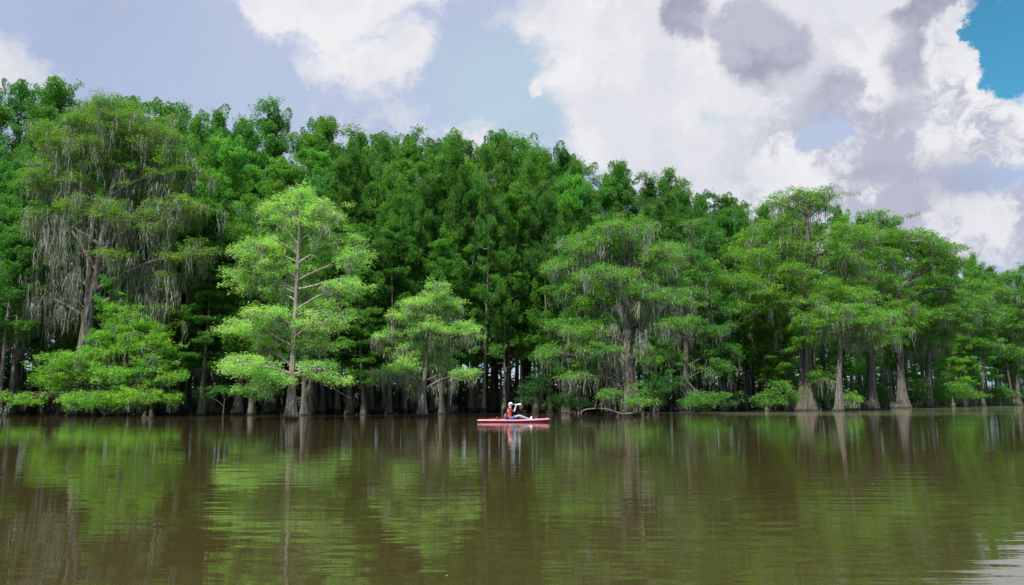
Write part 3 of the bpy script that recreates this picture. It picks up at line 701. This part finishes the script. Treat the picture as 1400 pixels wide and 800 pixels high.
for ri, word, px, base, H, D in recs:
    z = next(zt for lim, zt in zones if px < lim)
    k_ = cnt.get((ri, z), 0); cnt[(ri, z)] = k_ + 1
    tm, cm, mm, H0 = VAR[R.randrange(len(VAR))]
    root = bpy.data.objects.new('cypress_tree', None); C.objects.link(root)
    sc = H / H0; sx = (0.55 + .45 * sc) * R.uniform(.9, 1.12) * (1.08 if ri < 3 else 1.12 if ri < 7 else .66)
    root.location = base + (0, 0, .25 if ri > 4 else 0); root.rotation_euler = (R.gauss(0, .012), R.gauss(0, .012), R.uniform(0, 6.28)); root.scale = (sx, sx, sc)
    g = R.random()
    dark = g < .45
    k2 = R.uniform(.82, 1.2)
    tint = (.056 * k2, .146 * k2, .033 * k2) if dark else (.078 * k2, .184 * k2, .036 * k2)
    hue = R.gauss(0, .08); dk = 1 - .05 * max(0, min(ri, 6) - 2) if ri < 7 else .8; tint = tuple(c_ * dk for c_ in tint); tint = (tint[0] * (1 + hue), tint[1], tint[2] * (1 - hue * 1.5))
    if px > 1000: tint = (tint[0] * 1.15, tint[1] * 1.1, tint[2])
    root['label'] = f"{'dark' if dark else 'mid'} green {word}{'-row' if ri < 7 else '-stemmed'} cypress {z}, {NAMES[min(k_, len(NAMES) - 1)]} from left"
    root['category'] = 'tree'; root['group'] = 'cypresses of the wood behind the shore'
    a = ob('trunk', tm, root); b = R.uniform(.7, 1.25); a.color = (b, b * .97, b * .93, 1)
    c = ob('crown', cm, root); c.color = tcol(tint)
    if mm and ri < 4: ob('spanish_moss', mm, root, kind='stuff')

# ------------------------------------------------------------------ deep wood: the unseen depth of the forest, as one mass
rng = np.random.default_rng(77)
plates = []; tb = Tubes()
for i in range(1900):
    px = rng.uniform(-330, 1750); D = shore(px) + rng.uniform(34, 60)
    X = (px - 700) / F * D
    plates.append((np.array([X, D, rng.uniform(.1, 15) * rng.choice([1, .6, .25])]), np.array([math.cos(i), math.sin(i), 0]), rng.uniform(1.3, 2.4)))
V, Q_ = leaves_from_plates(plates, 34, .95, .55, rng, up=.1, thick=.3)
o_ = ob('deep_wood_foliage', mesh_np('deep_wood_foliage', V, Q_, smooth=False, m=LEAF), kind='stuff'); o_.color = (.045, .11, .03, 1)
for i in range(420):
    px = rng.uniform(-300, 1700); D = shore(px) + rng.uniform(24, 50); X = (px - 700) / F * D; r = rng.uniform(.12, .3)
    tb.add([(X, D, -.1), (X, D, 1.2), (X + rng.normal(0, .3), D, 16)], [r * 1.7, r * 1.1, r * .5], 7)
o_ = ob('deep_wood_trunks', tb.mesh('deep_wood_trunks', BARK), kind='stuff'); o_.color = (.8, .8, .8, 1)

# ------------------------------------------------------------------ cypress knees, stump, fallen branch, twigs
def knee_mesh(rng):
    tb = Tubes(); h = 1.0; z = np.array([-.3, 0, .25, .5, .75, .92, 1.0]); pts = np.stack([.05 * np.sin(z * 4), .04 * np.cos(z * 5), z], 1)
    tb.add(pts, np.array([.30, .27, .2, .14, .1, .06, .005]), 10, flute_fn(pts, rng, .15, 5, 1.0)); return tb.mesh('cypress_knee', BARK)
kme = [knee_mesh(np.random.default_rng(i)) for i in range(3)]
kn = [(206, 573, .9, 'left'), (198, 572, .7, ''), (130, 569, .5, ''), (845, 570, .5, ''), (879, 571, .65, ''), (886, 570, .4, ''),
      (1088, 563, .7, ''), (1122, 563, .6, ''), (1139, 563, .6, ''), (1172, 561, .9, ''), (1180, 561, .7, ''), (1215, 559, .8, ''), (1003, 561, 1.1, ''), (388, 576, .3, ''), (409, 576, .3, '')]
wh = ['tallest knee in front of the young cypress', 'knee left of the tallest in front of the young cypress', 
      'lone small knee left under the young cypress', 'knee at the left foot of the broad cypress', 'knee at the right foot of the broad cypress', 'outer small knee right of the broad cypress',
      'knee left of the flat-topped cypress base', 'knee right of the flat-topped cypress base', 'knee left of the slim broken cypress', 'tall knee just left of the stout dark trunk', 'short knee touching the stout dark trunk',
      'knee left of the crooked cypress base', 'dark stump-like knee alone by the small shrub', 'tiny knee left of the lone pale cypress base', 'tiny knee right of the lone pale cypress base']
for (px, py, h, _), lab in zip(kn, wh):
    o_ = ob('cypress_knee', kme[R.randrange(3)], label=lab, category='cypress knee', group='cypress knees at the waterline')
    o_.location = G(px, py); h *= .75; o_.scale = (h * R.uniform(1.0, 1.6), h * 1.2, h); o_.rotation_euler.z = R.uniform(0, 6); o_.color = (.26, .24, .22, 1)

tb = Tubes(); b0 = G(795, 571)
tb.add(spline([(0, 0, -.1), (.05, 0, .45), (.9, .1, .62), (1.9, .1, .55), (2.8, .3, .25), (3.6, .5, .3)], 16), np.linspace(.03, .05, 16), 6)
tb.add([(0.02, 0, .3), (-.35, .1, .75)], [.02, .006], 5); tb.add([(.9, .1, .6), (1.1, .2, 1.2)], [.02, .006], 5)
tb.add([(.25, 0, -.1), (.3, .1, .35)], [.02, .006], 5)
o_ = ob('fallen_branch', tb.mesh('fallen_branch', BARK), label='bare pale fallen branch arching out of the water left of the broad cypress', category='branch'); o_.location = b0; o_.color = (1.7, 1.6, 1.5, 1)
tb = Tubes(); tb.add([(0, 0, -.1), (.06, 0, .28), (-.1, 0, .5)], [.022, .016, .006], 5); tb.add([(.06, 0, .25), (.3, .1, .4)], [.014, .005], 5)
o_ = ob('twig', tb.mesh('twig', BARK), label='forked pale twig sticking out of the water beside the kayak bow side shrub', category='twig'); o_.location = G(779, 569); o_.color = (1.7, 1.6, 1.5, 1)

# floating bits
V = []; Q_ = []
for i in range(110):
    if i < 16: q0 = G(R.uniform(0, 1400), 560 + 230 * R.random() ** 1.5)
    else: q0 = G(R.uniform(880, 1400), R.uniform(562, 576))
    s = R.uniform(.006, .018) if i < 16 else R.uniform(.02, .05); a = R.uniform(0, 6.28)
    for j in range(4): V.append((q0[0] + s * math.cos(a + j * 1.57), q0[1] + s * (.7 + .3 * (j % 2)) * math.sin(a + j * 1.57), .006 + (.004 if j == 0 else 0)))
    Q_.append((4 * i, 4 * i + 1, 4 * i + 2, 4 * i + 3))
PET = principled('floating_debris', (.45, .47, .33), .7)
ob('floating_leaves', mesh_np('floating_leaves', V, Q_, m=PET), kind='stuff')
# ------------------------------------------------------------------ kayak, person, camera
KC = G(702.5, 577.6); KC[1] += .35
HULL = principled('dark_red_plastic', (.20, .018, .05), .42, nscale=14, noise_amt=.25)  # dark maroon for the hull sides below the rim
DECK = principled('pale_pink_plastic', (.86, .33, .40), .45, nscale=10, noise_amt=.12)  # pale pink deck and rim, much lighter than the hull
BLACK = principled('black_rubber', (.018, .018, .02), .6)
WHITE = principled('white_plastic', (.75, .74, .72), .5)
GREY = principled('grey_fabric', (.26, .28, .31), .9)

def loft(sections, closed=False, caps=True):
    n = len(sections[0]); V = [p for s_ in sections for p in s_]; Q_ = []
    for i in range(len(sections) - 1):
        for j in range(n if closed else n - 1):
            j2 = (j + 1) % n; Q_.append((i * n + j, (i + 1) * n + j, (i + 1) * n + j2, i * n + j2))
    me = bpy.data.meshes.new('loft'); fs = list(Q_)
    if closed and caps:
        fs.append(tuple(range(n))); fs.append(tuple((len(sections) - 1) * n + j for j in reversed(range(n))))
    me.from_pydata([tuple(map(float, v)) for v in V], [], fs); me.update()
    return me
def part(name, me, m, parent, smooth=True, **props):
    me.materials.append(m)
    for f in me.polygons: f.use_smooth = smooth
    return ob(name, me, parent, **props)
kay = bpy.data.objects.new('kayak', None); C.objects.link(kay); kay.location = KC; kay.rotation_euler = (0, 0, math.radians(-4))
kay['label'] = 'pink and red sit-on kayak with a square stern floating on the brown water'; kay['category'] = 'kayak'
def kw(x):
    if x < 0: return .40 - .10 * (abs(x) / 2) ** 2
    return .40 * max(0, 1 - (x / 2.03) ** 2.4) ** .8 + .012
def kd(x): return .13 + .012 * x * (x > 0) + .045 * max(0, x / 2) ** 2
def kk(x): return -.09 + .14 * max(0, (x - 1.2) / .8) ** 1.6 + .03 * max(0, (-x - 1.3) / .7)
xs = list(np.linspace(-2, 2, 33)); sec = []
for x in xs:
    w_, d, z = kw(x), kd(x), kk(x)
    hs = [(x, -w_ * .98, d - .035), (x, -w_ * .96, z + .10), (x, -w_ * .8, z + .03), (x, -w_ * .35, z), (x, 0, z + .01 - .02 * (x > 0)), (x, w_ * .35, z), (x, w_ * .8, z + .03), (x, w_ * .96, z + .10), (x, w_ * .98, d - .035)]
    sec.append(hs)
part('hull', loft(sec, True), HULL, kay)
sec = []
for x in xs:                                                    # deck with a bright overhanging rim and a sunken cockpit
    w_, d = kw(x), kd(x); rec = .11 * (1 / (1 + math.exp(-(x + .75) * 14))) * (1 / (1 + math.exp((x - 1.15) * 14)))
    rec += .05 * (1 / (1 + math.exp((x + 1.0) * 14))) * (1 / (1 + math.exp(-(x + 1.85) * 30)))
    w2 = w_ + .022; iw = min(w_ * .72, w_)
    sec.append([(x, -w2, d - .062), (x, -w2 - .004, d - .012), (x, -w2 + .012, d + .008), (x, -iw, d + .014), (x, -iw * .93, d - rec), (x, 0, d - rec + .004), (x, iw * .93, d - rec), (x, iw, d + .014), (x, w2 - .012, d + .008), (x, w2 + .004, d - .012), (x, w2, d - .062)])
part('deck', loft(sec, True), DECK, kay)
def boxme(a, b, bev=.01):
    import bmesh
    bm = bmesh.new(); bmesh.ops.create_cube(bm, size=1)
    a = Vector(a); b = Vector(b)
    for v in bm.verts: v.co = Vector(((v.co.x + .5) * (b.x - a.x) + a.x, (v.co.y + .5) * (b.y - a.y) + a.y, (v.co.z + .5) * (b.z - a.z) + a.z))
    if bev: bmesh.ops.bevel(bm, geom=bm.edges[:], offset=bev, segments=2, affect='EDGES')
    me = bpy.data.meshes.new('box'); bm.to_mesh(me); bm.free(); return me
def tubeme(name, pts, rad, m, k=8):
    tb = Tubes(); tb.add(pts, rad, k); return tb.mesh(name, m)
st = part('seat', boxme((-.5, -.2, .08), (-.08, .2, .14), .02), BLACK, kay)
sb_ = part('seat_back', boxme((-.47, -.19, .14), (-.40, .19, .50), .025), GREY, kay); sb_.rotation_euler.y = -.06
ob('seat_strap', tubeme('seat_strap', [(-.44, -.2, .40), (-.2, -.3, .22), (0, -.34, .17)], [.009] * 3, BLACK), kay)
ob('seat_strap', tubeme('seat_strap', [(-.44, .2, .40), (-.2, .3, .22), (0, .34, .17)], [.009] * 3, BLACK), kay)
hat = part('hatch', boxme((1.2, -.14, .17), (1.55, .14, .20), .012), principled('pale_hatch', (.72, .4, .42), .5), kay)
part('latch', boxme((1.35, -.155, .185), (1.41, -.13, .215), .004), BLACK, hat)
ob('bow_handle', tubeme('bow_handle', spline([(1.72, -.03, .20), (1.76, -.04, .27), (1.84, -.04, .27), (1.88, -.02, .21)], 10), [.011] * 10, BLACK), kay)
ob('bow_cleat', tubeme('bow_cleat', [(1.66, -.10, .16), (1.70, -.11, .21), (1.73, -.11, .16)], [.014] * 3, WHITE), kay)
ob('bow_cleat', tubeme('bow_cleat', [(1.80, -.07, .19), (1.84, -.08, .24), (1.87, -.08, .19)], [.014] * 3, WHITE), kay)
part('rod_holder', boxme((-1.0, .16, .15), (-.88, .26, .30), .01), BLACK, kay)
ob('stern_handle', tubeme('stern_handle', [(-2.0, -.1, .12), (-2.05, -.08, .08), (-2.05, .08, .08), (-2.0, .1, .12)], [.012] * 4, BLACK), kay)
part('stern_rail', boxme((-1.42, .10, .19), (-.52, .15, .215), .01), principled('dark_red_rail', (.45, .03, .05), .5), kay)
part('foot_brace', boxme((.98, -.22, .12), (1.03, -.1, .24), .01), WHITE, kay)
part('foot_brace', boxme((.98, .1, .12), (1.03, .22, .24), .01), WHITE, kay)
part('centre_console', boxme((.32, -.06, .07), (.62, .06, .22), .02), principled('console_grey', (.3, .3, .32), .6), kay)

# the person: one skinned body
per = bpy.data.objects.new('person', None); C.objects.link(per); per.location = KC + (0, 0, -.03); per.rotation_euler = kay.rotation_euler
per['label'] = 'person in white cap and orange life vest sitting in the kayak, raising a long-lensed camera'; per['category'] = 'person'
VV = []; EE = []; RR = []
def sv(p, r_, par=None):
    VV.append(p); RR.append(r_ if isinstance(r_, tuple) else (r_, r_))
    if par is not None: EE.append((par, len(VV) - 1))
    return len(VV) - 1
pel = sv((-.27, 0, .25), (.15, .12)); wst = sv((-.28, 0, .42), (.145, .115), pel); che = sv((-.25, 0, .62), (.17, .13), wst); nb_ = sv((-.22, 0, .77), (.10, .085), che)
nk = sv((-.20, 0, .85), .055, nb_); hd0 = sv((-.175, 0, .92), .078, nk); hd = sv((-.165, 0, 1.0), .094, hd0); hd2 = sv((-.175, 0, 1.06), .075, hd)
def skin_limbs(sg):
    sh = sv((-.22, .17 * sg, .745), .068, nb_); el = sv((.02, .24 * sg, .60), .047, sh); fo = sv((.07, .17 * sg, .74), .042, el)
    wr = sv((.115, .085 * sg, .885), .028, fo)
    pa = sv((.135, .06 * sg, .935), (.036, .022), wr)
    for i in range(4):
        a0 = sv((.145 + .012 * i, (.058 - .004 * i) * sg, .965 + .004 * (i % 2)), .010, pa)
        a1 = sv((.155 + .014 * i, (.035 - .004 * i) * sg, .985), .009, a0)
        sv((.155 + .014 * i, .012 * sg, .99 - .006 * i), .0075, a1)
    t0 = sv((.11, .045 * sg, .945), .011, pa); sv((.105, .02 * sg, .93), .009, t0)
    hp = sv((-.20, .10 * sg, .22), .098, pel); kn_ = sv((.30, .15 * sg, .40), .062, hp); cf = sv((.48, .145 * sg, .33), .058, kn_); an = sv((.84, .14 * sg, .21), .037, cf)
    he = sv((.89, .14 * sg, .19), .04, an); sv((.95, .145 * sg, .29), .036, he); return he
skin_limbs(1); skin_limbs(-1)
me = bpy.data.meshes.new('body'); me.from_pydata(VV, EE, []); 
bo = ob('body', me, per)
bo.modifiers.new('skin', 'SKIN'); sm_ = bo.modifiers.new('sub', 'SUBSURF'); sm_.levels = 2; sm_.render_levels = 2
for i, v in enumerate(me.skin_vertices[0].data): v.radius = RR[i]; v.use_root = (i == 0)
dg = bpy.context.evaluated_depsgraph_get(); dg.update()
me2 = bpy.data.meshes.new_from_object(bo.evaluated_get(dg)); bo.modifiers.clear(); bo.data = me2
SKIN = principled('skin', (.62, .33, .24), .55); NAVY = principled('navy_sleeve', (.03, .05, .13), .85); BLUE = principled('blue_shorts', (.06, .14, .42), .85)
GB = principled('grey_blue_trousers', (.33, .38, .48), .9); SLV = principled('pale_sleeve', (.5, .53, .58), .9)
me2.materials.clear()
for m_ in (SKIN, NAVY, BLUE, GB, SLV): me2.materials.append(m_)
for f in me2.polygons:
    c = f.center; f.use_smooth = True
    if c.z > .82 and c.x < .03: k_ = 0
    elif c.x > .1 and c.z < .55: k_ = 3
    elif c.x > -.3 and c.z < .36 and c.x > -.12: k_ = 2
    elif c.z < .36: k_ = 2
    elif c.x > .085 and c.z > .86: k_ = 0
    elif c.x > .02: k_ = 4
    else: k_ = 1
    f.material_index = k_
def ellip(name, c, r_, m, parent, seg=16, cut=None, rot=None):
    import bmesh
    bm = bmesh.new(); bmesh.ops.create_uvsphere(bm, u_segments=seg, v_segments=seg // 2 + 2, radius=1)
    if cut is not None: bmesh.ops.delete(bm, geom=[v for v in bm.verts if v.co.z < cut], context='VERTS')
    for v in bm.verts: v.co = Vector((v.co.x * r_[0], v.co.y * r_[1], v.co.z * r_[2]))
    me = bpy.data.meshes.new(name); bm.to_mesh(me); bm.free()
    o = part(name, me, m, parent); o.location = c
    if rot: o.rotation_euler = rot
    return o
CAP = principled('white_cap_cloth', (.80, .72, .70), .85)
cap = ellip('cap', (-.178, 0, 1.035), (.112, .10, .095), CAP, per, cut=-.25)
br = ellip('brim', (.105, 0, -.012), (.075, .075, .012), CAP, cap)
fl = ellip('neck_flap', (-.075, 0, -.06), (.045, .085, .10), CAP, cap)
HAIR = principled('dark_hair', (.06, .04, .03), .7)
ellip('hair', (-.205, 0, .985), (.078, .089, .075), HAIR, per)
ellip('nose', (-.062, 0, .985), (.016, .012, .016), SKIN, per)
for sg in (-1, 1):
    ellip('ear', (-.165, .094 * sg, .985), (.018, .010, .026), SKIN, per)
    ellip('eye', (-.082, .032 * sg, 1.005), (.008, .012, .008), BLACK, per)
ellip('mouth', (-.078, 0, .945), (.008, .022, .006), principled('lips', (.45, .15, .13), .5), per)
VEST = principled('orange_red_vest', (.90, .10, .035), .75, noise_amt=.12); VN = principled('navy_vest_panel', (.02, .03, .10), .8)
def ring(cx, cz, rx, ry, x0=0):
    return [(cx + rx * math.cos(a), ry * math.sin(a), cz) for a in np.linspace(0, 2 * math.pi, 20, endpoint=False)]
vs = [ring(-.275, .30, .150, .185), ring(-.275, .38, .158, .192), ring(-.272, .50, .160, .196), ring(-.258, .62, .162, .195), ring(-.245, .70, .150, .185), ring(-.232, .76, .115, .150), ring(-.222, .80, .08, .10)]
ve = part('life_vest', loft(vs, True, caps=False), VEST, per); ve.data.materials.append(VN)
for f in ve.data.polygons:
    c = f.center
    if c.x < -.335: f.material_index = 1
sb = part('vest_strap', loft([ring(-.272, .455, .166, .202), ring(-.272, .475, .166, .202)], True, caps=False), BLACK, ve)
part('vest_strap', loft([ring(-.263, .575, .167, .202), ring(-.262, .59, .167, .202)], True, caps=False), BLACK, ve)
part('buckle', boxme((-.12, -.02, .45), (-.098, .02, .48), .003), BLACK, ve)
for sg in (-1, 1):
    sh_ = ellip('shoe', (.955, .145 * sg, .255), (.05, .048, .115), WHITE, per, rot=(0, .35, 0))
# camera with long lens
cm_ = bpy.data.objects.new('camera_with_long_lens', None); C.objects.link(cm_); cm_.location = KC + (0, 0, -.03); cm_.rotation_euler = kay.rotation_euler
cm_['label'] = 'pale long-lensed camera held to the face of the person in the kayak'; cm_['category'] = 'camera'
part('camera_body', boxme((-.045, -.065, .955), (.02, .065, 1.04), .01), BLACK, cm_)
part('viewfinder', boxme((-.055, -.02, 1.035), (.01, .02, 1.06), .006), BLACK, cm_)
LENS = principled('pale_grey_lens', (.72, .71, .68), .45)
ob('lens_barrel', tubeme('lens_barrel', [(.018, 0, .99), (.06, 0, .992), (.061, 0, .992), (.2, 0, .999), (.205, 0, 1.0), (.32, 0, 1.006)], [.036, .036, .04, .042, .046, .047], LENS, 16), cm_)
ob('lens_hood', tubeme('lens_hood', [(.318, 0, 1.006), (.36, 0, 1.008), (.40, 0, 1.010), (.398, 0, 1.010)], [.050, .053, .056, .045], LENS, 16), cm_)
ob('lens_ring', tubeme('lens_ring', [(.14, 0, .996), (.165, 0, .997)], [.0445, .0445], BLACK, 16), cm_)
